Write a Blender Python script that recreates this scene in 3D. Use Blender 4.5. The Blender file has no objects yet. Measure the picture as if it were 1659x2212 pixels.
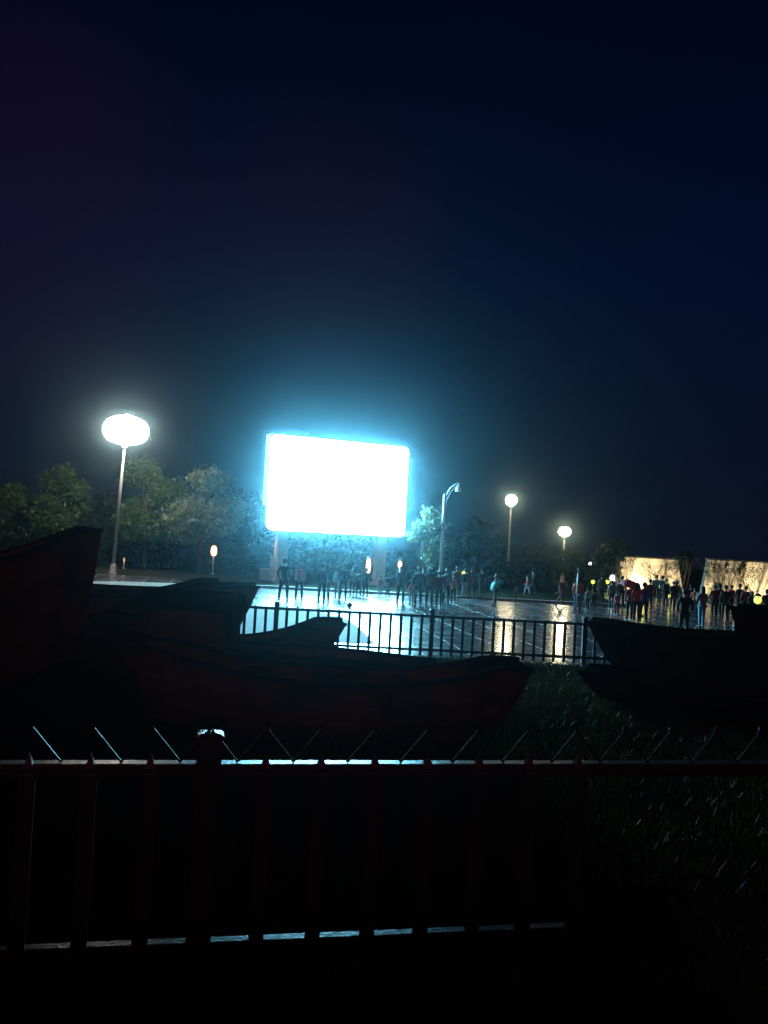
import bpy, bmesh, math, random
import numpy as np
from mathutils import Vector, Matrix
R = math.radians
random.seed(7)
scene = bpy.context.scene

# ------------------------------------------------------------------ camera
F = 1915.8            # focal length in px of a 1659 x 2212 picture
PITCH, ROLL, CAMZ = math.atan(44 / F), R(3.2), 3.2
fwd = Vector((0, math.cos(PITCH), math.sin(PITCH)))
up0 = Vector((0, -math.sin(PITCH), math.cos(PITCH)))
rt = Vector((1, 0, 0)) * math.cos(ROLL) + up0 * math.sin(ROLL)
up = up0 * math.cos(ROLL) - Vector((1, 0, 0)) * math.sin(ROLL)
cam_pos = Vector((0, 0, CAMZ))
cd = bpy.data.cameras.new("camera")
cam = bpy.data.objects.new("camera", cd)
scene.collection.objects.link(cam)
cd.sensor_fit = 'VERTICAL'
cd.angle = R(60)
cd.clip_start, cd.clip_end = 0.05, 1500
M = Matrix((rt, up, -fwd)).transposed().to_4x4()
M.translation = cam_pos
cam.matrix_world = M
scene.camera = cam

# ------------------------------------------------------------------ world: night sky
world = bpy.data.worlds.new("World")
scene.world = world
world.use_nodes = True
wn = world.node_tree
wn.nodes.clear()
def wnode(t, **k):
    n = wn.nodes.new(t)
    for a, b in k.items(): setattr(n, a, b)
    return n
geo = wnode('ShaderNodeTexCoord')
sep = wnode('ShaderNodeSeparateXYZ')
wn.links.new(geo.outputs['Generated'], sep.inputs[0])
rampz = wnode('ShaderNodeValToRGB')
wn.links.new(sep.outputs['Z'], rampz.inputs[0])
el = rampz.color_ramp.elements
el[0].position = 0.0; el[0].color = (0.0034, 0.0040, 0.0120, 1)
el[1].position = 1.0; el[1].color = (0.0003, 0.0008, 0.0045, 1)
e = el.new(0.12); e.color = (0.0020, 0.0034, 0.0150, 1)
e = el.new(0.28); e.color = (0.0006, 0.0030, 0.0200, 1)
e = el.new(0.50); e.color = (0.0004, 0.0016, 0.0105, 1)
# dull red fill added behind the viewer, faint purple patches in the cloud
def sky_patch(prev, direction, lo, hi, col):
    v = Vector(direction).normalized()
    dt = wnode('ShaderNodeVectorMath', operation='DOT_PRODUCT'); dt.inputs[1].default_value = v
    wn.links.new(geo.outputs['Generated'], dt.inputs[0])
    m_ = wnode('ShaderNodeMapRange', interpolation_type='SMOOTHSTEP'); m_.inputs[1].default_value = lo; m_.inputs[2].default_value = hi
    wn.links.new(dt.outputs['Value'], m_.inputs[0])
    mixn = wnode('ShaderNodeMix', data_type='RGBA', blend_type='ADD'); mixn.inputs[7].default_value = (*col, 1)
    wn.links.new(m_.outputs[0], mixn.inputs[0]); wn.links.new(prev, mixn.inputs[6])
    return mixn.outputs[2]
nz = wnode('ShaderNodeTexNoise'); nz.inputs['Scale'].default_value = 3; nz.inputs['Detail'].default_value = 4
wn.links.new(geo.outputs['Generated'], nz.inputs['Vector'])
c = rampz.outputs[0]
c = sky_patch(c, fwd + rt * ((20 - 829.5) / F) - up * ((430 - 1106) / F), .972, 1.0, (.0046, .0002, .0003))
c = sky_patch(c, fwd + rt * ((690 - 829.5) / F) - up * ((540 - 1106) / F), .985, 1.0, (.0034, .0002, .0006))
c = sky_patch(c, (-.3, -1, .15), .1, .95, (.085, .008, .005))  # unseen red fill that tints the dark hulls
vary = wnode('ShaderNodeMapRange'); vary.inputs[3].default_value = .8; vary.inputs[4].default_value = 1.2
wn.links.new(nz.outputs['Fac'], vary.inputs[0])
glow = wnode('ShaderNodeVectorMath', operation='SCALE')
wn.links.new(c, glow.inputs[0]); wn.links.new(vary.outputs[0], glow.inputs['Scale'])
bg = wnode('ShaderNodeBackground'); bg.inputs[1].default_value = 1.0
wo = wnode('ShaderNodeOutputWorld')
wn.links.new(glow.outputs[0], bg.inputs[0]); wn.links.new(bg.outputs[0], wo.inputs[0])

# ------------------------------------------------------------------ exposure and sampling
vs = scene.view_settings
vs.view_transform = 'Standard'; vs.look = 'None'; vs.exposure = 0; vs.gamma = 1
scene.cycles.use_denoising = True
scene.cycles.max_bounces = 5; scene.cycles.diffuse_bounces = 2; scene.cycles.glossy_bounces = 3
scene.cycles.volume_bounces = 0; scene.cycles.transmission_bounces = 3
scene.cycles.sample_clamp_indirect = 4
SCREEN_L = 100.0
HAZE = 0.0006

# ------------------------------------------------------------------ projection helpers
def ray(px, py):
    return fwd + rt * ((px - 829.5) / F) - up * ((py - 1106) / F)
def at(px, py, d):
    r = ray(px, py); return cam_pos + r * (d / r.y)
def onground(px, py, z=0.0):
    r = ray(px, py); return cam_pos + r * ((z - CAMZ) / r.z)
def gz(y):
    if y < 1.0: return 1.6
    if y < 1.5: return 1.6 - 0.7 * (y - 1.0) / .5
    if y < 11: return 0.9
    if y < 23: 
        t = (y - 11) / 12; return 0.9 * (1 - t * t * (3 - 2 * t))
    return 0.0

# ------------------------------------------------------------------ materials
MATS = {}
def mat(name, col, rough=.6, metal=0, noise=0, scale=6, bump=0, bscale=30, spec=.5, emit=None, estr=0, coat=0):
    if name in MATS: return MATS[name]
    m = bpy.data.materials.new(name); m.use_nodes = True; nt = m.node_tree
    b = nt.nodes['Principled BSDF']
    b.inputs['Base Color'].default_value = (*col, 1); b.inputs['Roughness'].default_value = rough
    b.inputs['Metallic'].default_value = metal; b.inputs['Specular IOR Level'].default_value = spec
    b.inputs['Coat Weight'].default_value = coat; b.inputs['Coat Roughness'].default_value = .15
    tc = nt.nodes.new('ShaderNodeTexCoord')
    if noise:
        n = nt.nodes.new('ShaderNodeTexNoise'); n.inputs['Scale'].default_value = scale; n.inputs['Detail'].default_value = 5
        nt.links.new(tc.outputs['Object'], n.inputs['Vector'])
        cr = nt.nodes.new('ShaderNodeValToRGB')
        cr.color_ramp.elements[0].position = .3; cr.color_ramp.elements[1].position = .7
        cr.color_ramp.elements[0].color = (*[c * (1 - noise) for c in col], 1)
        cr.color_ramp.elements[1].color = (*[min(1, c * (1 + noise)) for c in col], 1)
        nt.links.new(n.outputs['Fac'], cr.inputs[0]); nt.links.new(cr.outputs[0], b.inputs['Base Color'])
    if bump:
        n2 = nt.nodes.new('ShaderNodeTexNoise'); n2.inputs['Scale'].default_value = bscale; n2.inputs['Detail'].default_value = 4
        nt.links.new(tc.outputs['Object'], n2.inputs['Vector'])
        bp = nt.nodes.new('ShaderNodeBump'); bp.inputs['Strength'].default_value = bump; bp.inputs['Distance'].default_value = .02
        nt.links.new(n2.outputs['Fac'], bp.inputs['Height']); nt.links.new(bp.outputs[0], b.inputs['Normal'])
    if emit:
        b.inputs['Emission Color'].default_value = (*emit, 1); b.inputs['Emission Strength'].default_value = estr
    MATS[name] = m
    return m

m_fence = mat('wet dark paint', (.022, .018, .018), .32, .0, .3, 9, .2, 60, spec=1.0)
m_cap = mat('wet cast cap', (.05, .05, .05), .18, .3, .3, 20, 1.0, 45)
m_hull = mat('red brown timber', (.12, .022, .014), 1.0, 0, .6, 2.2, .5, 14, spec=.0)
m_low = mat('wet paint on lower rail', (.022, .018, .018), .27, .0, .3, 9, .2, 60, spec=.12)
m_fence2 = mat('dull dark paint', (.022, .018, .018), .6, 0, .3, 9, .2, 60, spec=.25)
m_deck = mat('grey weathered planks', (.022, .013, .011), 1.0, 0, .45, 4, .5, 20, spec=.0)
m_rail = mat('worn gunwale timber', (.016, .010, .009), 1.0, 0, .5, 5, .7, 22, spec=.0)
m_hull_shade = mat('shaded timber', (.03, .012, .010), 1.0, 0, .6, 2.2, .5, 14, spec=.0)  # hull timber again, weaker light on right-hand boats put into the colour
m_pole = mat('galvanised pole', (.42, .40, .38), .45, .2, .15, 3)
m_white = mat('white painted steel', (.75, .78, .78), .45, 0, .06, 3)
m_conc = mat('pale render column', (.5, .46, .42), .7, 0, .15, 2)
m_dark = mat('dark casing', (.03, .03, .03), .5)
m_bark = mat('bark', (.09, .065, .045), .9, 0, .4, 6, .8, 12)
m_rib = mat('umbrella steel', (.4, .4, .42), .3, .8)
m_skin = mat('skin', (.36, .20, .14), .5, 0, .1, 12)
m_hair = mat('black hair', (.012, .010, .010), .5, 0, .3, 30)
m_shoe = mat('dark shoes', (.03, .028, .028), .5, 0, .2, 9)
m_warm = mat('warm lamp glass', (.9, .6, .4), .4, emit=(1, .42, .16), estr=7)
m_warm_dim = mat('dull orange lamp glass', (.9, .5, .3), .4, emit=(1, .38, .12), estr=.7)
m_yellow = mat('yellow lamp glass', (.9, .9, .3), .4, emit=(.9, .85, .10), estr=2.5)
m_green = mat('yellow green lamp glass', (.7, .9, .3), .4, emit=(.75, .85, .12), estr=1.6)
m_cool = mat('white lamp glass', (.9, .9, .9), .4, emit=(1, .95, .85), estr=5)

def leafmat(name, c1, c2):
    m = bpy.data.materials.new(name); m.use_nodes = True; nt = m.node_tree
    b = nt.nodes['Principled BSDF']; b.inputs['Roughness'].default_value = .55
    tc = nt.nodes.new('ShaderNodeTexCoord'); n = nt.nodes.new('ShaderNodeTexNoise')
    n.inputs['Scale'].default_value = 1.3; n.inputs['Detail'].default_value = 6
    nt.links.new(tc.outputs['Object'], n.inputs['Vector'])
    cr = nt.nodes.new('ShaderNodeValToRGB'); cr.color_ramp.elements[0].position = .35; cr.color_ramp.elements[1].position = .65
    cr.color_ramp.elements[0].color = (*c1, 1); cr.color_ramp.elements[1].color = (*c2, 1)
    nt.links.new(n.outputs['Fac'], cr.inputs[0]); nt.links.new(cr.outputs[0], b.inputs['Base Color'])
    tr = nt.nodes.new('ShaderNodeBsdfTranslucent'); nt.links.new(cr.outputs[0], tr.inputs[0])
    mx = nt.nodes.new('ShaderNodeMixShader'); mx.inputs[0].default_value = .25
    nt.links.new(b.outputs[0], mx.inputs[1]); nt.links.new(tr.outputs[0], mx.inputs[2])
    nt.links.new(mx.outputs[0], nt.nodes['Material Output'].inputs['Surface'])
    return m
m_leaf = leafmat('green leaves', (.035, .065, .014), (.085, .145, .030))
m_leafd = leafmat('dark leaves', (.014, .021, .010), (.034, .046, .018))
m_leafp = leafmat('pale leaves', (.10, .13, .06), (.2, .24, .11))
m_grass = leafmat('grass blades', (.026, .024, .005), (.060, .052, .009))
m_grass.node_tree.nodes['Principled BSDF'].inputs['Specular IOR Level'].default_value = .08

# ------------------------------------------------------------------ mesh accumulator
class MB:
    def __init__(s): s.v = []; s.f = []
    def add(s, vs, fs):
        o = len(s.v); s.v += [tuple(v) for v in vs]; s.f += [tuple(i + o for i in f) for f in fs]; return s
    def box(s, c, size, rot=None, taper=1.0):
        hx, hy, hz = [a / 2 for a in size]; vs = []
        for z in (-1, 1):
            k = taper if z > 0 else 1
            for x, y in ((-1, -1), (1, -1), (1, 1), (-1, 1)):
                p = Vector((x * hx * k, y * hy * k, z * hz))
                if rot: p = rot @ p
                vs.append(p + Vector(c))
        return s.add(vs, [(3, 2, 1, 0), (4, 5, 6, 7), (0, 1, 5, 4), (1, 2, 6, 5), (2, 3, 7, 6), (3, 0, 4, 7)])
    def tube(s, pts, rad, n=8, cap=True):
        pts = [Vector(p) for p in pts]
        if not hasattr(rad, '__len__'): rad = [rad] * len(pts)
        o = len(s.v); up_ = None
        for i, p in enumerate(pts):
            a = pts[max(i - 1, 0)]; b = pts[min(i + 1, len(pts) - 1)]
            t = (b - a).normalized()
            if up_ is None:
                up_ = Vector((0, 0, 1)) if abs(t.z) < .9 else Vector((1, 0, 0))
            u = (up_ - t * up_.dot(t)).normalized(); w = t.cross(u); up_ = u
            for k in range(n):
                an = 2 * math.pi * k / n
                s.v.append(tuple(p + (u * math.cos(an) + w * math.sin(an)) * rad[i]))
        for i in range(len(pts) - 1):
            for k in range(n):
                a = o + i * n + k; b = o + i * n + (k + 1) % n
                s.f.append((a, b, b + n, a + n))
        if cap:
            s.f.append(tuple(o + k for k in reversed(range(n)))); e_ = o + (len(pts) - 1) * n
            s.f.append(tuple(e_ + k for k in range(n)))
        return s
    def lathe(s, prof, n=16, c=(0, 0, 0), sx=1, sy=1):
        o = len(s.v); c = Vector(c)
        for r, z in prof:
            for k in range(n):
                an = 2 * math.pi * k / n
                s.v.append((c.x + r * math.cos(an) * sx, c.y + r * math.sin(an) * sy, c.z + z))
        for i in range(len(prof) - 1):
            for k in range(n):
                a = o + i * n + k; b = o + i * n + (k + 1) % n
                s.f.append((a, b, b + n, a + n))
        s.f.append(tuple(o + k for k in reversed(range(n)))); e_ = o + (len(prof) - 1) * n
        s.f.append(tuple(e_ + k for k in range(n)))
        return s
    def build(s, name, m, parent=None, smooth=False, bevel=0):
        me = bpy.data.meshes.new(name); me.from_pydata(s.v, [], s.f); me.update()
        if m: me.materials.append(m)
        if smooth:
            for p in me.polygons: p.use_smooth = True
        o = bpy.data.objects.new(name, me); scene.collection.objects.link(o)
        if parent: o.parent = parent
        if bevel:
            b = o.modifiers.new('bevel', 'BEVEL'); b.width = bevel; b.segments = 2
        return o
def sphere_prof(r, h, n=8):
    return [(max(.001, r * math.sin(math.pi * i / n)), -h * math.cos(math.pi * i / n)) for i in range(n + 1)]
def tag(o, label=None, cat=None, group=None, kind=None):
    if label: o['label'] = label
    if cat: o['category'] = cat
    if group: o['group'] = group
    if kind: o['kind'] = kind
    return o
def thing(name, loc, label, cat, group=None, rz=0):
    o = bpy.data.objects.new(name, None); scene.collection.objects.link(o); o.empty_display_size = .3
    o.location = loc; o.rotation_euler.z = rz
    return tag(o, label, cat, group)
def dup(o, parent):
    c = o.copy(); scene.collection.objects.link(c); c.parent = parent; return c

# ------------------------------------------------------------------ ground, plaza, path, grass
def sheet(name, m, x0, x1, y0, y1, z):
    return tag(MB().add([(x0, y0, z), (x1, y0, z), (x1, y1, z), (x0, y1, z)], [(0, 1, 2, 3)]).build(name, m), kind='structure')
m_soil = mat('damp soil and turf', (.020, .020, .010), 1.0, 0, .5, .7, .5, 3, spec=.0)
ys = [-8, 0, 1, 1.5, 3] + [4 + i for i in range(20)] + [30, 60, 100, 150]
g = MB(); xs = [-90, -30, -10, -5, 0, 5, 10, 30, 60, 100]
for y in ys:
    for x in xs: g.v.append((x, y, gz(y) - (.03 if y > 22.5 else 0)))
for j in range(len(ys) - 1):
    for i in range(len(xs) - 1):
        a = j * len(xs) + i; g.f.append((a, a + 1, a + 1 + len(xs), a + len(xs)))
tag(g.build('ground', m_soil, smooth=True), kind='structure')

# wet paving: slabs, joints painted pale for the screen's glints, puddled gloss
def paving():
    m = bpy.data.materials.new('wet paving'); m.use_nodes = True; nt = m.node_tree; L = nt.links.new
    b = nt.nodes['Principled BSDF']; tc = nt.nodes.new('ShaderNodeTexCoord')
    mp = nt.nodes.new('ShaderNodeMapping'); mp.inputs['Rotation'].default_value[2] = R(80)
    L(tc.outputs['Object'], mp.inputs[0])
    br = nt.nodes.new('ShaderNodeTexBrick'); br.offset = 0.0
    br.inputs['Scale'].default_value = 1; br.inputs['Mortar Size'].default_value = .022; br.inputs['Mortar Smooth'].default_value = .2
    br.inputs['Brick Width'].default_value = 3.4; br.inputs['Row Height'].default_value = 1.35
    br.inputs['Color1'].default_value = (.055, .055, .062, 1); br.inputs['Color2'].default_value = (.075, .073, .08, 1)
    br.inputs['Mortar'].default_value = (.55, .56, .6, 1)
    L(mp.outputs[0], br.inputs['Vector'])
    n = nt.nodes.new('ShaderNodeTexNoise'); n.inputs['Scale'].default_value = .9; n.inputs['Detail'].default_value = 6
    L(tc.outputs['Object'], n.inputs['Vector'])
    mr = nt.nodes.new('ShaderNodeMapRange'); mr.inputs[1].default_value = .35; mr.inputs[2].default_value = .7
    mr.inputs[3].default_value = .23; mr.inputs[4].default_value = .31
    L(n.outputs['Fac'], mr.inputs[0])
    mj = nt.nodes.new('ShaderNodeMix'); mj.data_type = 'FLOAT'; mj.inputs[3].default_value = .4
    L(br.outputs['Fac'], mj.inputs[0]); L(mr.outputs[0], mj.inputs[2]); L(mj.outputs[0], b.inputs['Roughness'])
    L(br.outputs['Color'], b.inputs['Base Color'])
    # water film ripples across the view
    b.inputs['Coat Weight'].default_value = .55; b.inputs['Coat Roughness'].default_value = .15
    m2 = nt.nodes.new('ShaderNodeMapping'); m2.inputs['Scale'].default_value = (1.2, 5.0, 1)
    L(tc.outputs['Object'], m2.inputs[0])
    n2 = nt.nodes.new('ShaderNodeTexNoise'); n2.inputs['Scale'].default_value = 1.6; n2.inputs['Detail'].default_value = 5
    L(m2.outputs[0], n2.inputs['Vector'])
    bp = nt.nodes.new('ShaderNodeBump'); bp.inputs['Strength'].default_value = .15; bp.inputs['Distance'].default_value = .02
    L(n2.outputs['Fac'], bp.inputs['Height'])
    bp2 = nt.nodes.new('ShaderNodeBump'); bp2.inputs['Strength'].default_value = .7; bp2.inputs['Distance'].default_value = .01
    L(br.outputs['Fac'], bp2.inputs['Height']); L(bp.outputs[0], bp2.inputs['Normal']); L(bp2.outputs[0], b.inputs['Normal'])
    return m
m_pave = paving()
def slab(name, m, pts, z0, z1):
    n = len(pts); k = MB()
    k.add([(x, y, z0) for x, y in pts] + [(x, y, z1) for x, y in pts],
          [tuple(range(n, 2 * n)), tuple(reversed(range(n)))] + [(i, (i + 1) % n, n + (i + 1) % n, n + i) for i in range(n)])
    return tag(k.build(name, m), kind='structure')
edge = [(-30, 22.6), (-12, 22.4), (-4, 22.5), (0, 22.9), (4, 23.2), (9, 22.9), (16, 23.0), (60, 23.0)]
slab('plaza', m_pave, edge + [(60, 60), (14, 60), (13, 46.5), (-9, 45.4), (-11, 49.5), (-30, 49.5)], -.25, 0)
m_kerb = mat('pale granite kerb', (.22, .21, .2), .45, 0, .2, 3)
kb = MB()
for i in range(22):
    x = -9 + i * 1.0
    kb.box((x + .49, 45.65 + i * .05, .03), (.96, .3, .2))
tag(kb.build('kerb', m_kerb), kind='structure')
# rough concrete path with a curved edge lying on the wet paving
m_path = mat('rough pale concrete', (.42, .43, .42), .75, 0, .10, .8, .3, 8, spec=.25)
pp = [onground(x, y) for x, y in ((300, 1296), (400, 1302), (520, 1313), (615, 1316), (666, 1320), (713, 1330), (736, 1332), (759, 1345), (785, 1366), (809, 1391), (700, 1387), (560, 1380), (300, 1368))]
slab('path_and_gleam', m_path, [(p.x, p.y) for p in reversed(pp)], -.1, .012)

pq = [onground(x, y) for x, y in ((150, 1256), (250, 1256), (400, 1261), (470, 1265), (560, 1266), (560, 1272), (470, 1273), (350, 1271), (250, 1266), (150, 1262))]  # pale strip painted in for the lamp's gleam on the wet paving
slab('path_and_gleam', mat('painted lamp gleam', (.5, .49, .46), .3, 0, .12, .8, .3, 8, spec=.5), [(p.x, p.y) for p in reversed(pq)], -.1, .014)
rng = np.random.default_rng(3)
def blades(n, xr, yr, h, dens=None):
    x = rng.uniform(*xr, n); y = rng.uniform(*yr, n)
    z = np.array([gz(t) for t in y]); a = rng.uniform(0, 2 * np.pi, n); hh = rng.uniform(.5, 1.2, n) * h
    w = .006 + .004 * rng.random(n); lx, ly = rng.normal(0, .35, n) * hh, rng.normal(0, .35, n) * hh
    v = np.empty((n, 3, 3)); v[:, 0] = np.c_[x - w * np.cos(a), y - w * np.sin(a), z - .01]
    v[:, 1] = np.c_[x + w * np.cos(a), y + w * np.sin(a), z - .01]; v[:, 2] = np.c_[x + lx, y + ly, z + hh]
    return v.reshape(-1, 3)
bv = np.vstack([blades(30000, (-1, 6.5), (6, 16), .09), blades(26000, (-7, 12), (15, 22.6), .13),
                blades(9000, (-1.5, 9), (21.8, 22.95), .16), blades(2500, (-2, 4), (4.6, 8), .06)])
me = bpy.data.meshes.new('grass'); me.from_pydata(bv.tolist(), [], np.arange(len(bv)).reshape(-1, 3).tolist()); me.materials.append(m_grass)
go = bpy.data.objects.new('grass', me); scene.collection.objects.link(go)
tag(go, 'dark wet grass on the slope between the two railings', 'grass', kind='stuff')

# ------------------------------------------------------------------ big screen
A = at(575, 1137, 50.3); B = at(872, 1166, 53.7)
W = (Vector((B.x, B.y)) - Vector((A.x, A.y))).length
rz = math.atan2(B.y - A.y, B.x - A.x); zb = (A.z + B.z) / 2; H = 5.42
scr = thing('video_screen', ((A.x + B.x) / 2, (A.y + B.y) / 2, 0), 'huge blazing white outdoor video screen standing on two pale columns', 'screen', rz=rz)
m_scr = mat('lit screen face', (.1, .1, .1), .5, emit=(.24, .74, 1.0), estr=SCREEN_L)
def rounded(w, h, r, y, n=8):
    pts = []
    for cx, cz, a0 in ((w / 2 - r, -h / 2 + r, -90), (w / 2 - r, h / 2 - r, 0), (-w / 2 + r, h / 2 - r, 90), (-w / 2 + r, -h / 2 + r, 180)):
        for i in range(n + 1):
            a = R(a0 + 90 * i / n); pts.append((cx + r * math.cos(a), y, cz + r * math.sin(a)))
    return pts
def rbox(w, h, r, y0, y1):
    a = rounded(w, h, r, y0); b = rounded(w, h, r, y1); n = len(a)
    return MB().add(a + b, [tuple(range(n)), tuple(reversed(range(n, 2 * n)))] + [(i + n, (i + 1) % n + n, (i + 1) % n, i) for i in range(n)])
o = rbox(W, H, .34, -.04, 0).build('display_panel', m_scr, scr); o.location.z = zb + H / 2
o.data.materials.append(m_dark)
for i_, p_ in enumerate(o.data.polygons): p_.material_index = 0 if i_ == 0 else 1
o = rbox(W - .02, H - .02, .34, .002, .30).build('cabinet', m_white, scr); o.location.z = zb + H / 2
# service housing behind the panel: its pale flank shows beside the panel
o = MB().box((-W / 2 + .55, .82, .75), (1.0, 1.0, H - 1.25)).build('service_housing', m_white, scr, bevel=.04); o.location.z = zb + H / 2
for px in (617, 827):
    p = at(px, 1200, 52)
    lx = (Vector((p.x - scr.location.x, p.y - scr.location.y, 0))).x / math.cos(rz)
    k = MB().box((lx, .42, zb / 2 + .1), (.62, .5, zb + .25)); k.box((lx, .42, .12), (.8, .68, .24))
    c = k.build('column', m_conc, scr, bevel=.02)

# ------------------------------------------------------------------ lamps
def glass(name, col, strength):
    return mat(name, (.8, .8, .8), .3, emit=col, estr=strength)
def mast(px, ptop, pbase, d, wpx, hpx, label, g_mat, tilt=0.0, name='high_mast_lamp', base=None):
    p = onground(px, pbase) if d is None else at(px, pbase, d)
    d = p.y
    top = at(px, ptop, d); h = top.z
    t = thing(name, (p.x, d, 0), label, 'street lamp', 'tall lamps round the square')
    t.rotation_euler.y = tilt
    s = d / F; w = wpx * s / 2; hh = hpx * s / 2
    m = MB().tube([(0, 0, 0), (0, 0, h * .5), (0, 0, h - hh * .8)], [.10, .085, .06], 10); m.lathe([(.24, 0), (.24, .05), (.17, .10), (.17, .5), (.14, .55)], 12)
    m.build('pole', m_pole, t, True)
    ex_ = 2.3 if wpx > 60 else 2.1
    MB().lathe([(max(.01, w * (1 - abs(math.sin(a_)) ** ex_) ** (1 / ex_)), hh * math.sin(a_)) for a_ in [R(-90 + 9 * q_) for q_ in range(21)]], 28, (0, 0, h)).build('lamp_head', g_mat, t, True)
    MB().lathe([(.09, -hh - .25), (.16, -hh - .15), (.2, -hh + .02)], 12, (0, 0, h)).build('collar', m_pole, t, True)
    MB().lathe([(w * .5, hh * .92), (w * .25, hh * 1.04), (.05, hh * 1.12)], 16, (0, 0, h)).build('cap', g_mat if wpx > 60 else m_dark, t, True)
    return t
m_flood = glass('cold floodlight glass', (1.0, .94, .80), 54)
m_small = glass('warm white lamp glass', (1.0, .84, .50), 60)
t = mast(243, 928, 1240, 50, 96, 62, 'tall floodlight mast with a wide oval head beside the trees', m_flood, tilt=R(1.8))
t.location.x = at(243, 1240, 50).x
mast(1096, 1080, 1240, 74, 24, 24, 'round yellowish lamp on a thin pole between screen and walls', m_small)
mast(1214, 1148, 1261, 71, 26, 20, 'low white lamp on a thin pole beside a small tree', m_small)
# unlit curved street lamp
p = at(951, 1250, 50); tp = at(960, 1067, 50)
t = thing('curved_street_lamp', (p.x, p.y, 0), 'unlit street lamp with a curved arm beside the bright screen', 'street lamp')
hh = tp.z
MB().tube([(0, 0, 0), (0, 0, hh * .6), (0, 0, hh)], [.11, .09, .08], 10).build('pole', m_white, t, True)
MB().tube([(.0, 0, hh - .5), (.07, 0, hh - .1), (.28, 0, hh + .33), (.52, 0, hh + .56), (.76, 0, hh + .66)], .04, 8).build('arm', m_white, t, True)
MB().tube([(.08, 0, hh - .9), (.12, 0, hh - .35), (.32, 0, hh + .12), (.60, 0, hh + .5)], .02, 6).build('brace', m_white, t, True)
MB().lathe([(.19, -.36), (.16, -.2), (.07, 0), (.03, .12)], 12, (.76, 0, hh + .55)).build('lamp_shade', m_white, t, True)

# low garden lanterns
def lantern(px, py, d, w, h, m, label, group='low lanterns along the back of the square', name='garden_lantern'):
    p = at(px, py, d); z = p.z
    t = thing(name, (p.x, p.y, 0), label, 'lantern', group)
    b = max(.05, z - h / 2)
    k = MB().tube([(0, 0, 0), (0, 0, b)], .035, 8); k.lathe([(.09, 0), (.09, .04), (.05, .08)], 10); k.build('post', m_pole, t, True)
    MB().lathe([(w * .16, b), (w * .36, b + h * .1), (w * .5, b + h * .35), (w * .5, b + h * .62), (w * .38, b + h * .88), (w * .18, b + h)], 16).build('lamp_glass', m, t, True)
    MB().lathe([(w * .5, b + h), (w * .42, b + h + .05), (.02, b + h + .14)], 12).build('cap', m_dark, t, True)
    return t
lantern(462, 1190, 55, .36, .62, m_warm, 'bright orange lantern on a post in front of the dark trees')
lantern(796, 1222, 49, .24, .80, m_warm, 'tall slim orange lantern before the second screen column')
lantern(864, 1220, 52, .22, .40, m_warm, 'small oval orange lantern between the second column and the crowd')
lantern(268, 1210, 56, .12, .30, m_warm_dim, 'tiny orange lantern just beside the floodlight mast')
lantern(54, 1150, 58, .34, .5, m_warm_dim, 'dim orange lantern among the trees above the biggest boat')
lantern(597, 1184, 53.2, .22, 1.5, m_warm_dim, 'long dull orange streak of warm light, added as a glowing strip beside the first screen column', name='light_streak')  # glowing strip added for the orange light streak at the column
lantern(1003, 1240, 60, .34, .36, m_yellow, 'round yellow lantern above the crowd by the curved street lamp')
lantern(1042, 1251, 60, .36, .24, m_warm_dim, 'flat dull orange lantern above the dark hedge')
lantern(1324, 1249, 58, .38, .42, m_cool, 'bright white lantern at the end of the first lit wall')
lantern(1281, 1257, 60, .26, .26, m_green, 'faint green lantern beside the thin tree')
lantern(1312, 1257, 62, .30, .26, m_green, 'faint green lantern next to the white lantern')
lantern(1444, 1284, 50, .22, .34, m_yellow, 'small yellow lantern among people before the first lit wall')
lantern(1637, 1296, 38.5, .32, .32, m_green, 'big yellow green lantern before the second lit wall')
lantern(1387, 1318, 41, .12, .55, m_green, 'low green light stick behind the red umbrella')
lantern(1275, 1218, 66, .2, .24, m_cool, 'tiny white lamp high beside the thin tree')
# storage cabinets at the first column
for px, pt, w, c, lab in ((593, 1204, .42, m_conc, 'pale tall cabinet leaning against the first screen column'), (572, 1228, .5, m_pole, 'low grey cabinet beside the first screen column')):
    p = at(px, pt, 51.2); t = thing('utility_cabinet', (p.x, p.y, 0), lab, 'cabinet', 'cabinets by the screen')
    MB().box((0, 0, p.z / 2 + .04), (w, .5, p.z - .08)).build('body', c, t, bevel=.015)
    MB().box((0, 0, .04), (w + .08, .58, .08)).build('plinth', m_dark, t)
    MB().box((0, -.26, p.z / 2), (w * .8, .02, p.z * .75)).build('door', c, t)

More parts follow.
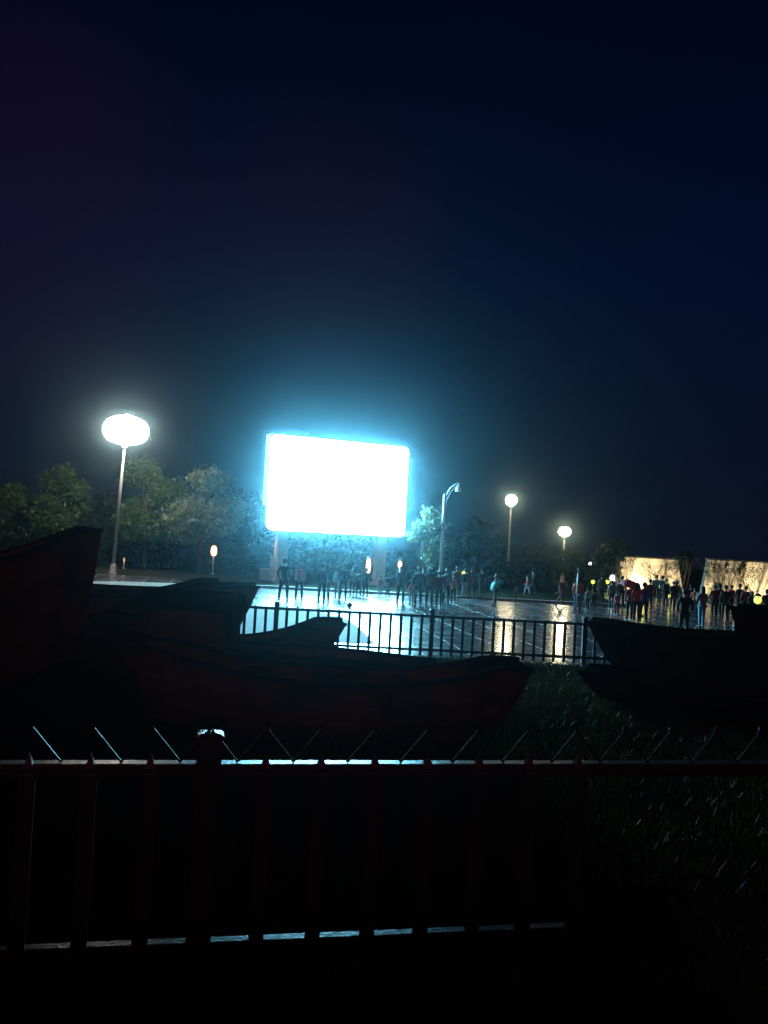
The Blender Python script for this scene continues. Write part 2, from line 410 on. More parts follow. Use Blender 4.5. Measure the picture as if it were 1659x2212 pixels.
# ------------------------------------------------------------------ trees
def leaf_mesh(clumps, n, size, seed):
    r = np.random.default_rng(seed); V = []
    for (c, rad) in clumps:
        k = int(n * rad[0] * rad[2]); 
        d = r.normal(size=(k, 3)); d /= np.linalg.norm(d, axis=1)[:, None]
        q = d * (r.random(k) ** .45)[:, None] * np.array(rad) * (1 + .25 * r.normal(size=k))[:, None] + np.array(c)
        a = r.normal(size=(k, 3)); a /= np.linalg.norm(a, axis=1)[:, None]
        b = np.cross(a, r.normal(size=(k, 3))); b /= np.linalg.norm(b, axis=1)[:, None]
        s = (size * r.uniform(.6, 1.4, k))[:, None]
        quad = np.stack([q - a * s, q - b * s * .5, q + a * s, q + b * s * .5], 1)
        V.append(quad.reshape(-1, 3))
    return np.vstack(V)
def tree(name, loc, h, w, m, label, seed, trunk=.28, low=.35, group='trees behind the square', nl=260, size=.16, clumpn=11, cat='tree'):
    t = thing(name, loc, label, cat, group); rr = random.Random(seed)
    clumps = []
    for i in range(clumpn):
        zf = rr.uniform(low, .93); prof = math.sin(math.pi * min(1, max(.12, (zf - low * .6) / (1.08 - low * .6)))) ** .6
        a = rr.uniform(0, 6.28); rad = rr.uniform(.15, .27) * w
        q = rr.uniform(.2, 1) ** .6 * max(0, w / 2 * prof - rad * .6)
        clumps.append(((q * math.cos(a), q * math.sin(a), zf * h), (rad, rad, rad * rr.uniform(.6, .95))))
    tr = MB(); bend = rr.uniform(-.2, .2)
    tr.tube([(0, 0, -.05), (bend * .3, 0, h * .2), (bend, .1, h * .45), (bend * .6, 0, h * .8)], [trunk * .6, trunk * .45, trunk * .32, trunk * .1], 8)
    for c, rad in clumps:
        s = Vector((bend * .8, .05, h * rr.uniform(.22, .5))); e_ = Vector(c)
        if e_.z < s.z: s.z = e_.z * .8
        mid = s.lerp(e_, .5) + Vector((0, 0, -.1 * h * .3))
        tr.tube([s, mid, e_], [trunk * .22, trunk * .14, trunk * .05], 6)
    tr.build('trunk', m_bark, t, True)
    V = leaf_mesh(clumps, nl / (w * .2) ** 2 * w * w * .04 * 1.0, size, seed)
    me = bpy.data.meshes.new('crown'); me.from_pydata(V.tolist(), [], np.arange(len(V)).reshape(-1, 4).tolist()); me.materials.append(m)
    o = bpy.data.objects.new('crown', me); scene.collection.objects.link(o); o.parent = t
    return t
def tree_px(px, ptop, d, wpx, m, label, seed, **k):
    p = at(px, ptop, d); h = p.z / .97 + .2
    base = at(px - (1240 - ptop) * .05, 1240, d)
    return tree(k.pop('name', 'broadleaf_tree'), (base.x, d, 0), h, wpx * d / F, m, label, seed, **k)
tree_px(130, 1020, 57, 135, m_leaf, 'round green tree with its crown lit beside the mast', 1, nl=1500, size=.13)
tree_px(18, 1062, 58, 130, m_leaf, 'half hidden green tree behind the tip of the biggest boat', 2, nl=1500, size=.13)
tree_px(322, 1018, 57, 150, m_leaf, 'ragged yellow green tree just behind the floodlight mast', 3, nl=1500, size=.13)
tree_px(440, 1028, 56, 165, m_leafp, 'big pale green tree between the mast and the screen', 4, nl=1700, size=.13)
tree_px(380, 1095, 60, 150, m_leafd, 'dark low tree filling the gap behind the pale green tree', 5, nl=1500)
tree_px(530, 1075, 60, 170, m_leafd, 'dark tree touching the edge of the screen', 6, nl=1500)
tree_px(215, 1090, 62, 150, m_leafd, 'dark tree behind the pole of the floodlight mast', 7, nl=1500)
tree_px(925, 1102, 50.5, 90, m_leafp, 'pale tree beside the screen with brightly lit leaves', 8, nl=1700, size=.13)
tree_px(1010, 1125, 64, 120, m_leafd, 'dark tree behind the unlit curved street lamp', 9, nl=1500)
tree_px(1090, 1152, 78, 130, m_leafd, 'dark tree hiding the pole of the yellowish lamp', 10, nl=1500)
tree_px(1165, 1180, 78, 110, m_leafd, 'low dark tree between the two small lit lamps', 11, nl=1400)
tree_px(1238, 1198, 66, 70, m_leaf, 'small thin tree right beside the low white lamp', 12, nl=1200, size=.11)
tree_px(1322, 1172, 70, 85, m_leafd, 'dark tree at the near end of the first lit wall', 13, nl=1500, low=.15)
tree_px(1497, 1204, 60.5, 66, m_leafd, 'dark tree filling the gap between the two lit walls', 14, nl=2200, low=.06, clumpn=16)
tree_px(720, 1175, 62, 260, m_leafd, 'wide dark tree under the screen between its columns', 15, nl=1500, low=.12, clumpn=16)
for i, (px, pt, w, d, lab) in enumerate(((640, 1205, 130, 60, 'clipped dark bush behind the first screen column'), (860, 1200, 110, 60, 'dark bush beyond the second screen column'),
        (960, 1210, 120, 62, 'dark bush behind the densest group of people'), (1060, 1222, 110, 64, 'dark bush under the yellowish lamp'), (1160, 1226, 90, 64, 'low bush behind the child in red'),
        (500, 1205, 120, 62, 'dark bush behind the bright orange lantern'), (330, 1200, 150, 62, 'dark bush behind the tiny orange lantern'), (1260, 1235, 80, 62, 'low bush under the faint green lantern'),
        (170, 1190, 150, 63, 'dark bush beyond the tip of the biggest boat'))):
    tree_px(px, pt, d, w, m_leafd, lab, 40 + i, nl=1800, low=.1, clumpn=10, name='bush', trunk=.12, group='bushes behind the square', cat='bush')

# ------------------------------------------------------------------ lit walls at the far end of the square
m_wall = mat('pale stone', (.48, .43, .34), .9, 0, .5, 1.1, 1.0, 5)
m_up = glass('uplight glass', (1.0, .85, .45), 6)
def wall(x0b, x0t, x1b, x1t, ptop, d, label):
    a = at(x0b, 1275, d); b = at(x0t, ptop, d); c = at(x1b, 1280, d); e_ = at(x1t, ptop + 2, d)
    t = thing('stone_wall', (a.x, d, 0), label, 'wall', 'lit walls at the edge of the square')
    z = b.z; ax = 0; bx = b.x - a.x; cx = c.x - a.x; ex = e_.x - a.x
    k = MB(); k.add([(ax, 0, -.1), (cx, 0, -.1), (ex, .1, z), (bx, .1, z), (ax, .6, -.1), (cx, .6, -.1), (ex, .5, z), (bx, .5, z)],
          [(0, 1, 2, 3), (5, 4, 7, 6), (4, 0, 3, 7), (1, 5, 6, 2), (3, 2, 6, 7), (0, 4, 5, 1)])
    k.build('wall_body', m_wall, t)
    MB().box(((bx + ex) / 2, .3, z + .04), (ex - bx + .1, .56, .09)).build('coping', m_dark, t)
    return t
wall(1348, 1340, 1480, 1465, 1203, 58, 'short pale stone wall glowing under warm uplights beside the gap')
wall(1515, 1532, 1760, 1760, 1209, 56, 'long pale stone wall with leafy shadows beyond the gap')
def uplight(px, py, d, power, label, tx, tz, spot=95):
    p = at(px, py, d)
    t = thing('uplight', (p.x, p.y, 0), label, 'floodlight', 'uplights at the foot of the walls')
    MB().tube([(0, -.1, .02), (0, 0, .15)], [.09, .09], 10).build('housing', m_dark, t)
    MB().lathe([(.075, .17), (.07, .18)], 12).build('lamp_glass', m_up, t)
    ld = bpy.data.lights.new('uplight_lamp', 'SPOT'); ld.energy = power; ld.color = (1, .80, .46); ld.spot_size = R(spot); ld.spot_blend = .9; ld.shadow_soft_size = .08
    lo = bpy.data.objects.new('uplight_lamp', ld); scene.collection.objects.link(lo); lo.parent = t; lo.location = (0, 0, .22)
    lo.rotation_euler = Vector((tx, 1.2, tz)).to_track_quat('-Z', 'Y').to_euler()
uplight(1362, 1290, 56.6, 477, 'small uplight near the white lantern', .1, 1.1)
uplight(1387, 1290, 57.0, 771, 'small uplight behind the red umbrella throwing the brightest patch', .0, 1.0)
uplight(1440, 1292, 56.4, 771, 'small uplight at the middle of the short lit wall', .15, 1.2)
uplight(1535, 1294, 54.7, 367, 'small uplight at the corner of the long lit wall', -.1, 1.2)
uplight(1600, 1296, 54.3, 403, 'small uplight among the crowd before the long wall', .3, 1.2)
uplight(1652, 1298, 54.5, 771, 'small uplight beside the big yellow green lantern', .1, 1.1)
# thin shrubs in front of the walls
def shrub(px, d, h, w, label, seed, dense=240, group='thin shrubs before the lit walls'):
    p = onground(px, 1290); p = at(px, 1290, d)
    t = thing('shrub', (p.x, d, 0), label, 'shrub', group); rr = random.Random(seed)
    st = MB(); cl = []
    for i in range(9):
        e_ = Vector((w * rr.uniform(-.75, .75), rr.uniform(-.1, .25), h * rr.choice((1, 1, rr.uniform(.35, 1)))))
        md = Vector((e_.x * .4 + rr.uniform(-.25, .25), 0, e_.z * .55)); st.tube([(rr.uniform(-.3, .3), 0, 0), md, e_, e_ + Vector((rr.uniform(-.3, .3), 0, -.25))], [.022, .016, .010, .004], 5)
        for f in (.55, .8, 1): cl.append((tuple(md.lerp(e_, f) + Vector((rr.uniform(-.15, .15), 0, rr.uniform(-.1, .1)))), (.07 + .1 * f, .10, .16 + .1 * f)))
    st.build('stems', m_bark, t)
    V = leaf_mesh(cl, dense * 3, .05, seed); me = bpy.data.meshes.new('foliage'); me.from_pydata(V.tolist(), [], np.arange(len(V)).reshape(-1, 4).tolist()); me.materials.append(m_leafd)
    o = bpy.data.objects.new('foliage', me); scene.collection.objects.link(o); o.parent = t
shrub(1352, 57.4, 2.4, 1.1, 'thin shrub at the outer end of the short lit wall', 1, 120)
shrub(1402, 57.2, 2.1, 1.6, 'sparse shrub before the brightest patch of the short wall', 2, 60)
shrub(1432, 57.3, 2.6, 1.4, 'sparse tall shrub across the middle of the short wall', 3, 70)
tree_px(1338, 1188, 57.6, 34, m_leafd, 'narrow dark tree cutting into the corner of the short lit wall', 31, nl=2500, size=.09)
shrub(1472, 57.2, 2.5, 1.2, 'leafy shrub at the gap end of the short wall', 4, 260)
shrub(1552, 55.2, 2.4, 1.6, 'dense shrub near the corner of the long lit wall', 5, 330)
shrub(1578, 55.1, 2.5, 1.6, 'dense tall shrub before the long lit wall', 6, 330)
shrub(1612, 55.2, 2.2, 1.4, 'sparse shrub in the bright part of the long wall', 7, 140)
shrub(1640, 55.2, 2.6, 1.4, 'sparse tall shrub above the big yellow green lantern', 8, 120)

# ------------------------------------------------------------------ railings
def railing(name, p0, direc, n_before, n_after, z, pitch, post_at, label, base_z, m_fence=None, last=999):
    """p0 = world xy of picket 0; direc = unit xy; z = height of top rail above base"""
    ang = math.atan2(direc[1], direc[0])
    t = thing(name, (p0[0], p0[1], base_z), label, 'railing', rz=ang)
    x0, x1 = -n_before * pitch - pitch / 2, n_after * pitch + pitch / 2
    for zz in (z - .035, .18):
        xe = x1 if zz > .5 or last > n_after else last * pitch
        MB().box(((x0 + xe) / 2, 0, zz), (xe - x0, .085 if zz > .5 else .07, .07)).build('rail', m_fence if zz > .5 else m_low, t, bevel=.008)
    zg = MB()
    zg_rot = lambda a: Matrix.Rotation(a, 4, 'Y')
    first = None; fpost = None; hp = .17
    for i in range(-n_before, n_after + 1):
        x = i * pitch
        if i in post_at:
            if fpost is None:
                k = MB().box((0, 0, (z + .12) / 2), (.12, .12, z + .12)); fpost = k.build('post', m_fence, t, bevel=.008)
                c = MB().lathe([(.095, 0), (.095, .02), (.08, .028), (.01, .036)], 4); 
                fcap = c.build('post_cap', m_cap, fpost); fcap.location = (0, 0, z + .12); fcap.rotation_euler.z = R(45)
                q = fpost
            else:
                q = dup(fpost, t); c = dup(fcap, q)
            q.location.x = x
        elif i <= last:
            if first is None:
                k = MB().box((0, -.045, (z - .02) / 2 + .02), (.075, .03, z - .06))
                k.add([(-.036, -.062, z - .05), (.036, -.062, z - .05), (.036, .03, z - .05), (-.036, .03, z - .05), (0, -.03, z + .055)], [(0, 1, 4), (1, 2, 4), (2, 3, 4), (3, 0, 4), (3, 2, 1, 0)])
                first = k.build('picket', m_fence, t); q = first
            else: q = dup(first, t)
            q.location.x = x
        for sgn in (-1, 1):
            a = Vector((x, 0, z + hp)); b = Vector((x + sgn * pitch / 2, 0, z + .002)); mid = (a + b) / 2; dd = b - a
            rot = dd.to_track_quat('X', 'Z').to_matrix()
            zg.box(mid, (dd.length, .016, .009), rot)
        zg.lathe([(.006, 0), (.012, .02), (.002, .05)], 6, (x, 0, z + hp - .01))
    zg.build('zigzag_crest', m_fence2, t)
    return t
x = .575; dn = Vector((1, .215)).normalized()
railing('near_railing', (x, 4.657 + .215 * x), dn, 12, 11, 1.1, .283, (-5, 10), 'near iron railing with wet gleaming top rail and zigzag crest', .9, m_fence, last=2)
dn = Vector((1, .05)).normalized()
x = at(930, 1400, 23.4).x
railing('far_railing', (x, 23.4), dn, 44, 46, 1.1, .272, (-45, -30, -15, 0, 15, 30, 45), 'dark iron railing along the near edge of the wet square', 0, m_fence2)

# ------------------------------------------------------------------ boats
m_rail_glint = mat('worn gunwale painted highlight', (.030, .020, .019), 1.0, 0, .6, 4, .7, 22, spec=.0)  # paler rim colour paints the dull highlight on the nearest boat
def boat(name, tip, heading, length, beam, base, h_bow, h_mid, h_stern, label, flat=.09, rake=.12, m=m_hull, cabin=None, deck_drop=.22, planks=9, mr=None, stern_flat=True, belly=.62):
    """tip: world xy of the bow head; heading: direction the bow points (radians); heights are above base"""
    u = Vector((math.cos(heading), math.sin(heading)))
    t = thing(name, (tip[0], tip[1], base), label, 'boat', 'wooden boats standing on the grass', rz=heading)
    N = 28
    def sheer(s):     # s 0 stern .. 1 bow
        m_ = .52
        if s > 1 - flat: return h_bow
        if s < flat * .8: return h_stern
        if s >= m_: k = (s - m_) / (1 - flat - m_); return h_mid + (h_bow - h_mid) * k ** 2.3
        k = (m_ - s) / (m_ - flat * .8); return h_mid + (h_stern - h_mid) * k ** 2.3
    def half(s): 
        return beam / 2 * (.40 + .60 * math.sin(math.pi * min(1, max(0, .12 + s * .74))) ** .8)
    def floor_(s):
        k = abs(s - .48) / .52; return h_mid * .16 * k ** 4 * 2.2
    S = []
    for i in range(N + 1):
        s = i / N; z1 = sheer(s); w = half(s); zk = floor_(s); row = []
        for q, (fw, fz) in enumerate(((0, 0), (belly, .0), (.86, .3), (.96, .65), (1.0, 1.0))):
            zz = zk + (z1 - zk) * fz
            xx = (s - 1) * length - rake * length * (1 - fz) ** 1.1 * max(0, (s - .55) / .45) ** 1.2 + rake * .6 * length * (1 - fz) * max(0, (.35 - s) / .35)
            row.append((xx, fw * w, zz))
        S.append(row)
    k = MB(); prof = []
    for row in S:
        full = [(x, -y, z) for x, y, z in reversed(row)] + row[1:]
        prof.append(full)
    n = len(prof[0])
    for full in prof: k.v += full
    for i in range(N):
        for j in range(n - 1):
            a = i * n + j; k.f.append((a, a + n, a + n + 1, a + 1))
    k.f.append(tuple(range(n))); k.f.append(tuple(N * n + j for j in reversed(range(n))))
    # inner skin
    o2 = len(k.v)
    for full in prof:
        for (x, y, z) in (full[0], full[1], full[-2], full[-1]): k.v.append((x, y * .93, z))
    for i in range(N):
        a = o2 + i * 4
        k.f += [(a, a + 1, a + 5, a + 4), (a + 2, a + 3, a + 7, a + 6)]
    for i in range(N):   # top edge between skins
        a = i * n; b = o2 + i * 4
        k.f += [(a, b, b + 4, a + n), (a + n - 1, a + 2 * n - 1, b + 7, b + 3)]
    hull = k.build('hull', m, t, True)
    hull.data.shade_flat()
    # gunwale and rubbing strake each side
    for sg in (-1, 1):
        g_ = MB(); pts = [(row[4][0], sg * row[4][1], row[4][2] + .012) for row in S]; th = .022 + .006 * length
        for a, b in zip(pts[:-1], pts[1:]):
            a = Vector(a); b = Vector(b); d_ = b - a; g_.box((a + b) / 2, (d_.length + .01, th * 1.6, th), d_.to_track_quat('X', 'Z').to_matrix())
        g_.build('gunwale', mr or m_rail, t)
        g_ = MB(); pts = [(row[3][0], sg * (row[3][1] + .012), row[3][2]) for row in S]
        for a, b in zip(pts[:-1], pts[1:]):
            a = Vector(a); b = Vector(b); d_ = b - a; g_.box((a + b) / 2, (d_.length + .01, .03, .04), d_.to_track_quat('X', 'Z').to_matrix())
        g_.build('rubbing_strake', m, t)
    # foredeck at the flat bow
    fd = MB(); s0 = int((1 - flat * 1.6) * N)
    for i in range(s0, N):
        a = S[i][4]; b = S[i + 1][4]
        fd.add([(a[0], -a[1] * .95, a[2] - .01), (b[0], -b[1] * .95, b[2] - .01), (b[0], b[1] * .95, b[2] - .01), (a[0], a[1] * .95, a[2] - .01)], [(0, 1, 2, 3)])
    fd.build('foredeck', m_deck, t)
    # deck of lengthwise planks
    dk = MB()
    for p_ in range(planks):
        f0 = -1 + 2 * p_ / planks + .02; f1 = -1 + 2 * (p_ + 1) / planks - .02
        for i in range(2, N - 2):
            a = S[i]; b = S[i + 1]
            za = min(a[4][2], h_mid * 1.2) - deck_drop; zb2 = min(b[4][2], h_mid * 1.2) - deck_drop
            wa = a[3][1] * .92; wb = b[3][1] * .92; j = .008 * (p_ % 2)
            dk.add([(a[4][0], f0 * wa, za + j), (b[4][0], f0 * wb, zb2 + j), (b[4][0], f1 * wb, zb2 + j), (a[4][0], f1 * wa, za + j)], [(0, 1, 2, 3)])
    dk.build('deck', m_deck, t)
    for s_ in (.3, .5, .7):
        i = int(s_ * N); a = S[i]
        MB().box((a[4][0], 0, a[4][2] - deck_drop * .35), (.16, a[4][1] * 1.9, .035)).build('thwart', m_deck, t)
    if cabin:
        c0, c1, ch = cabin; cb = MB(); xa = (c0 - 1) * length; xb = (c1 - 1) * length; wz = half((c0 + c1) / 2) * .85
        zf = h_mid - deck_drop
        cb.box(((xa + xb) / 2, 0, zf + ch / 2), (xb - xa, wz * 2, ch)); cbo = cb.build('cabin', m, t, bevel=.02)
        rf = MB(); nn = 8; prof_ = [(-wz * 1.1 + 2.2 * wz * q / nn, zf + ch + .22 * math.sin(math.pi * q / nn)) for q in range(nn + 1)]
        vs = [(xa - .08, y, z) for y, z in prof_] + [(xb + .08, y, z) for y, z in prof_]
        vs += [(xa - .08, y, z + .04) for y, z in prof_] + [(xb + .08, y, z + .04) for y, z in prof_]
        e_ = nn + 1; fs = []
        for q in range(nn):
            fs += [(q, q + 1, q + 1 + e_, q + e_), (2 * e_ + q, 3 * e_ + q, 3 * e_ + q + 1, 2 * e_ + q + 1), (q, 2 * e_ + q, 2 * e_ + q + 1, q + 1), (e_ + q, e_ + q + 1, 3 * e_ + q + 1, 3 * e_ + q)]
        rf.add(vs, fs); rf.build('cabin_roof', m_deck, t)
    # cradle blocks
    for s_ in (.28, .68):
        row = S[int(s_ * N)]; 
        MB().box((row[0][0], 0, .0), (.22, beam * .7, .16)).build('cradle', m_deck, t)
    return t
p = at(1135, 1437, 10.0)
boat('wooden_boat', (p.x, p.y), R(2), 4.3, 1.15, .93, p.z - .93, p.z - .93 - .235, p.z - .93 + .02, 'nearest long wooden boat, its flat bow ending above the grass', flat=.085, rake=.07, mr=m_rail_glint)
p = at(943, 1440, 13.2)
boat('wooden_boat', (p.x, p.y), R(-3), 5.2, 1.3, gz(13.2) + .02, p.z - gz(13.2), p.z - gz(13.2) + .06, p.z - gz(13.2) + .45, 'low planked boat with a dark cabin behind the nearest boat', flat=.05, rake=.05, cabin=(.16, .41, .80))
p = at(743, 1347, 16.0)
boat('wooden_boat', (p.x, p.y), R(7), 4.8, 1.3, gz(15.6) + .02, p.z - gz(15.6), p.z - gz(15.6) - .42, p.z - gz(15.6) - .2, 'boat whose flat raised bow stands out against the bright railing', flat=.10, rake=.09)
p = at(556, 1266, 18.5)
boat('wooden_boat', (p.x, p.y), R(13), 5.0, 1.3, gz(18.5), p.z - gz(18.5), p.z - gz(18.5) - .18, p.z - gz(18.5) - .1, 'boat with its bow just touching the white gleam on the paving', flat=.11, rake=.10)
p = at(474, 1257, 17.2)
boat('wooden_boat', (p.x, p.y), R(13), 4.6, 1.3, gz(17.2), p.z - gz(17.2), p.z - gz(17.2) - .32, p.z - gz(17.2) - .02, 'boat with a hollow curved rim under the lamp reflection', flat=.09, rake=.08)
p = at(208, 1145, 12.4)
boat('wooden_boat', (p.x, p.y), R(25), 5.6, 1.7, gz(12.4), p.z - gz(12.4), p.z - gz(12.4) - .62, p.z - gz(12.4) - .2, 'biggest boat, its high square bow rising in front of the trees', flat=.045, rake=.03)
p = at(1274, 1340, 21.2)
boat('wooden_boat', (p.x, p.y), R(160), 6.5, 1.5, gz(21.2), p.z - gz(21.2), p.z - gz(21.2) - .12, p.z - gz(21.2) - .02, 'dark boat with its bow standing before the end of the visible pickets', flat=.06, rake=.08, m=m_hull_shade)
p = at(1586, 1310, 18.5)
boat('wooden_boat', (p.x, p.y), R(150), 5.5, 1.6, gz(18.5), p.z - gz(18.5), p.z - gz(18.5) - .3, p.z - gz(18.5) - .1, 'tall dark boat hiding the end of the far railing', flat=.12, rake=.08, m=m_hull_shade)
p = at(1262, 1446, 14.0)
boat('wooden_boat', (p.x, p.y), R(158), 5.5, 1.4, gz(14.0), p.z - gz(14.0), p.z - gz(14.0) - .1, p.z - gz(14.0), 'low dark boat across the grass from the nearest boat', flat=.08, rake=.05, m=m_hull_shade)

# ------------------------------------------------------------------ people
def skin(name, verts, edges, rad, m, parent, sub=1, root=0):
    me = bpy.data.meshes.new('tmp'); me.from_pydata([tuple(v) for v in verts], edges, []); ob = bpy.data.objects.new('tmp', me)
    scene.collection.objects.link(ob)
    sk = ob.modifiers.new('s', 'SKIN'); sk.use_smooth_shade = True
    lay = me.skin_vertices[0].data
    for i, r_ in enumerate(rad):
        lay[i].radius = (r_, r_) if not hasattr(r_, '__len__') else r_
        lay[i].use_root = (i == root)
    if sub:
        sb = ob.modifiers.new('u', 'SUBSURF'); sb.levels = sub; sb.render_levels = sub
    dg = bpy.context.evaluated_depsgraph_get(); dg.update()
    m2 = bpy.data.meshes.new_from_object(ob.evaluated_get(dg)); bpy.data.objects.remove(ob); bpy.data.meshes.remove(me)
    m2.name = name; m2.materials.clear(); m2.materials.append(m)
    o = bpy.data.objects.new(name, m2); scene.collection.objects.link(o); o.parent = parent
    return o
def cmat(c, nm): return mat(nm, c, .75, 0, .15, 8)
CL = {'navy': (.012, .016, .03), 'black': (.010, .010, .011), 'red': (.42, .05, .05), 'pink': (.55, .13, .16), 'teal': (.03, .28, .27), 'grey': (.22, .23, .25),
      'orange': (.40, .10, .03), 'blue': (.05, .11, .30), 'brown': (.10, .05, .03), 'white': (.62, .62, .62), 'maroon': (.16, .02, .025), 'olive': (.06, .06, .03), 'skyblue': (.20, .42, .50)}
def person(px, pfoot, h, top, bottom, label, face=0, pose='stand', hair='short', coat=False, group='people standing on the wet square', spread=1.0, z=0.0):
    p = onground(px, pfoot, z); k = h / 1.72
    t = thing('person', (p.x, p.y, z), label, 'person', group, rz=R(face)); t.scale = (k, k, k)
    rr = random.Random(int(px * 7 + pfoot)); st = .095 * spread + rr.uniform(0, .02)
    ls = {'walk': .22, 'run': .36}.get(pose, .03 * rr.choice((-1, 1))); lean = {'walk': .04, 'run': .14}.get(pose, 0)
    V = []; E = []; Rr = []
    def add(v, r_, par=None):
        V.append(Vector(v)); Rr.append(r_)
        if par is not None: E.append((par, len(V) - 1))
        return len(V) - 1
    dz = -.38 if pose == 'squat' else 0
    pel = add((0, 0, .95 + dz), (.135, .10)); wa = add((0, lean * .3, 1.08 + dz), (.125, .09), pel); ch = add((0, lean * .7, 1.30 + dz), (.15, .10), wa)
    nb = add((0, lean, 1.44 + dz), .065, ch); nk = add((0, lean + .01, 1.50 + dz), .05, nb)
    h1 = add((0, lean + .025, 1.565 + dz), (.066, .075), nk); h2 = add((0, lean + .015, 1.64 + dz), (.078, .09), h1); h3 = add((0, lean + .0, 1.70 + dz), .045, h2)
    add((0, lean + .115, 1.60 + dz), .012, h1)
    legs = []; arms = []
    for s in (-1, 1):
        hp = add((s * .09, 0, .87 + dz), .082, pel)
        fy = s * ls
        kn_y = fy * .5 + (.10 if fy > 0 and abs(ls) > .1 else .02)
        if pose == 'squat': kn = (s * .14, .34, .46); an = (s * .12, .02, .09)
        else: kn = (s * st, kn_y, .48); an = (s * st * 1.05, fy, .09 + (.08 if fy < -.1 else 0))
        a = add(kn, .056, hp); b = add(an, .036, a); c = add((an[0] * 1.05, an[1] + .14, an[2] - .05), .03, b)
        legs.append((hp, a, b, c))
        sh = add((s * .175, lean, 1.395 + dz), .055, ch)
        mode = pose if not (pose == 'umbrella' and s < 0) else 'stand'
        if mode == 'umbrella': el_ = (s * .22, .06, 1.14); wr = (s * .14, .24, 1.22); dr = Vector((-.1 * s, .2, .5))
        elif mode == 'phone': el_ = (s * .25, .05, 1.15 + dz); wr = (s * .09, .28, 1.36 + dz); dr = Vector((-.3 * s, .3, .6))
        elif mode == 'pockets': el_ = (s * .265, -.05, 1.13); wr = (s * .19, .08, .93); dr = Vector((-.3 * s, .2, -.6))
        elif mode in ('walk', 'run'): el_ = (s * .23, -.10 * s - lean, 1.14); wr = (s * .22, .14 - .2 * s * (ls > 0), .95 + (.15 if mode == 'run' else 0)); dr = Vector((0, .4, -.5))
        elif mode == 'squat': el_ = (s * .24, .15, .95 + dz + .05); wr = (s * .10, .36, .98 + dz); dr = Vector((-.2 * s, .5, 0))
        else: el_ = (s * .235, -.02, 1.13); wr = (s * .235, .05, .88); dr = Vector((0, .15, -.6))
        a = add(el_, .04, sh); b = add(wr, .027, a); dr.normalize(); w_ = Vector(wr)
        pm = add(w_ + dr * .06, (.036, .020), b)
        side = dr.cross(Vector((1, 0, 0)) if abs(dr.x) < .8 else Vector((0, 1, 0))).normalized()
        for f in range(4):
            off = side * (f - 1.5) * .018; ln = (.062, .075, .07, .052)[f]
            q = add(w_ + dr * .095 + off, .009, pm); add(w_ + dr * (.095 + ln) + off + Vector((-s * .02, 0, 0)), .007, q)
        q = add(w_ + dr * .05 + side * -.045, .010, pm); add(w_ + dr * .085 + side * -.06, .008, q)
        arms.append((sh, a, b))
    skin('body', V, E, Rr, m_skin, t, 1, pel)
    # trousers
    idx = [pel] + [i for l in legs for i in l[:3]]
    tv = [V[pel]] + [V[i] for l in legs for i in l[:3]]; tr_ = [(.15, .12), .098, .074, .055, .098, .074, .055]
    skin('trousers', tv, [(0, 1), (1, 2), (2, 3), (0, 4), (4, 5), (5, 6)], tr_, cmat(CL[bottom], bottom + ' cloth'), t, 1)
    # jacket
    low = V[pel] + Vector((0, 0, -.28 if coat else -.05))
    jv = [V[ch], V[wa], V[pel] + Vector((0, 0, .02)), low, V[nb]]; jr = [(.178, .125), (.158, .12), (.168, .125), (.185, .14), .078]; je = [(0, 1), (1, 2), (2, 3), (0, 4)]
    for sh, a, b in arms:
        n0 = len(jv); jv += [V[sh], V[a], V[a].lerp(V[b], .95)]; jr += [.075, .056, .04]; je += [(0, n0), (n0, n0 + 1), (n0 + 1, n0 + 2)]
    skin('jacket', jv, je, jr, cmat(CL[top], top + ' cloth'), t, 1)
    for l in legs:
        a = V[l[2]]; c = V[l[3]]
        s_ = MB().box(((a + c) / 2 + Vector((0, .0, -.01))), (.095, (c - a).length + .11, .08)); s_.build('shoe', m_shoe, t, bevel=.025)
    hc = V[h2]
    if hair == 'hood': MB().lathe(sphere_prof(.125, .145, 8), 14, (hc.x, hc.y - .01, hc.z - .02)).build('hood', cmat(CL[top], top + ' cloth'), t, True)
    elif hair == 'cap':
        MB().lathe([(.105, 0), (.108, .05), (.085, .11), (.02, .135)], 14, (hc.x, hc.y, hc.z - .01)).box((hc.x, hc.y + .12, hc.z), (.15, .12, .012)).build('cap', cmat(CL['white'], 'white cloth'), t, True)
        MB().lathe(sphere_prof(.10, .10, 8), 12, (hc.x, hc.y - .012, hc.z - .02)).build('hair', m_hair, t, True)
    else:
        k_ = MB().lathe(sphere_prof(.102, .108, 8), 14, (hc.x, hc.y - .018, hc.z + .018))
        if hair == 'long': k_.lathe([(.05, -.28), (.09, -.2), (.10, -.05), (.09, .02)], 12, (hc.x, hc.y - .04, hc.z), sy=.6)
        if hair == 'bun': k_.lathe(sphere_prof(.045, .045, 6), 10, (hc.x, hc.y - .07, hc.z + .11))
        k_.build('hair', m_hair, t, True)
    return t
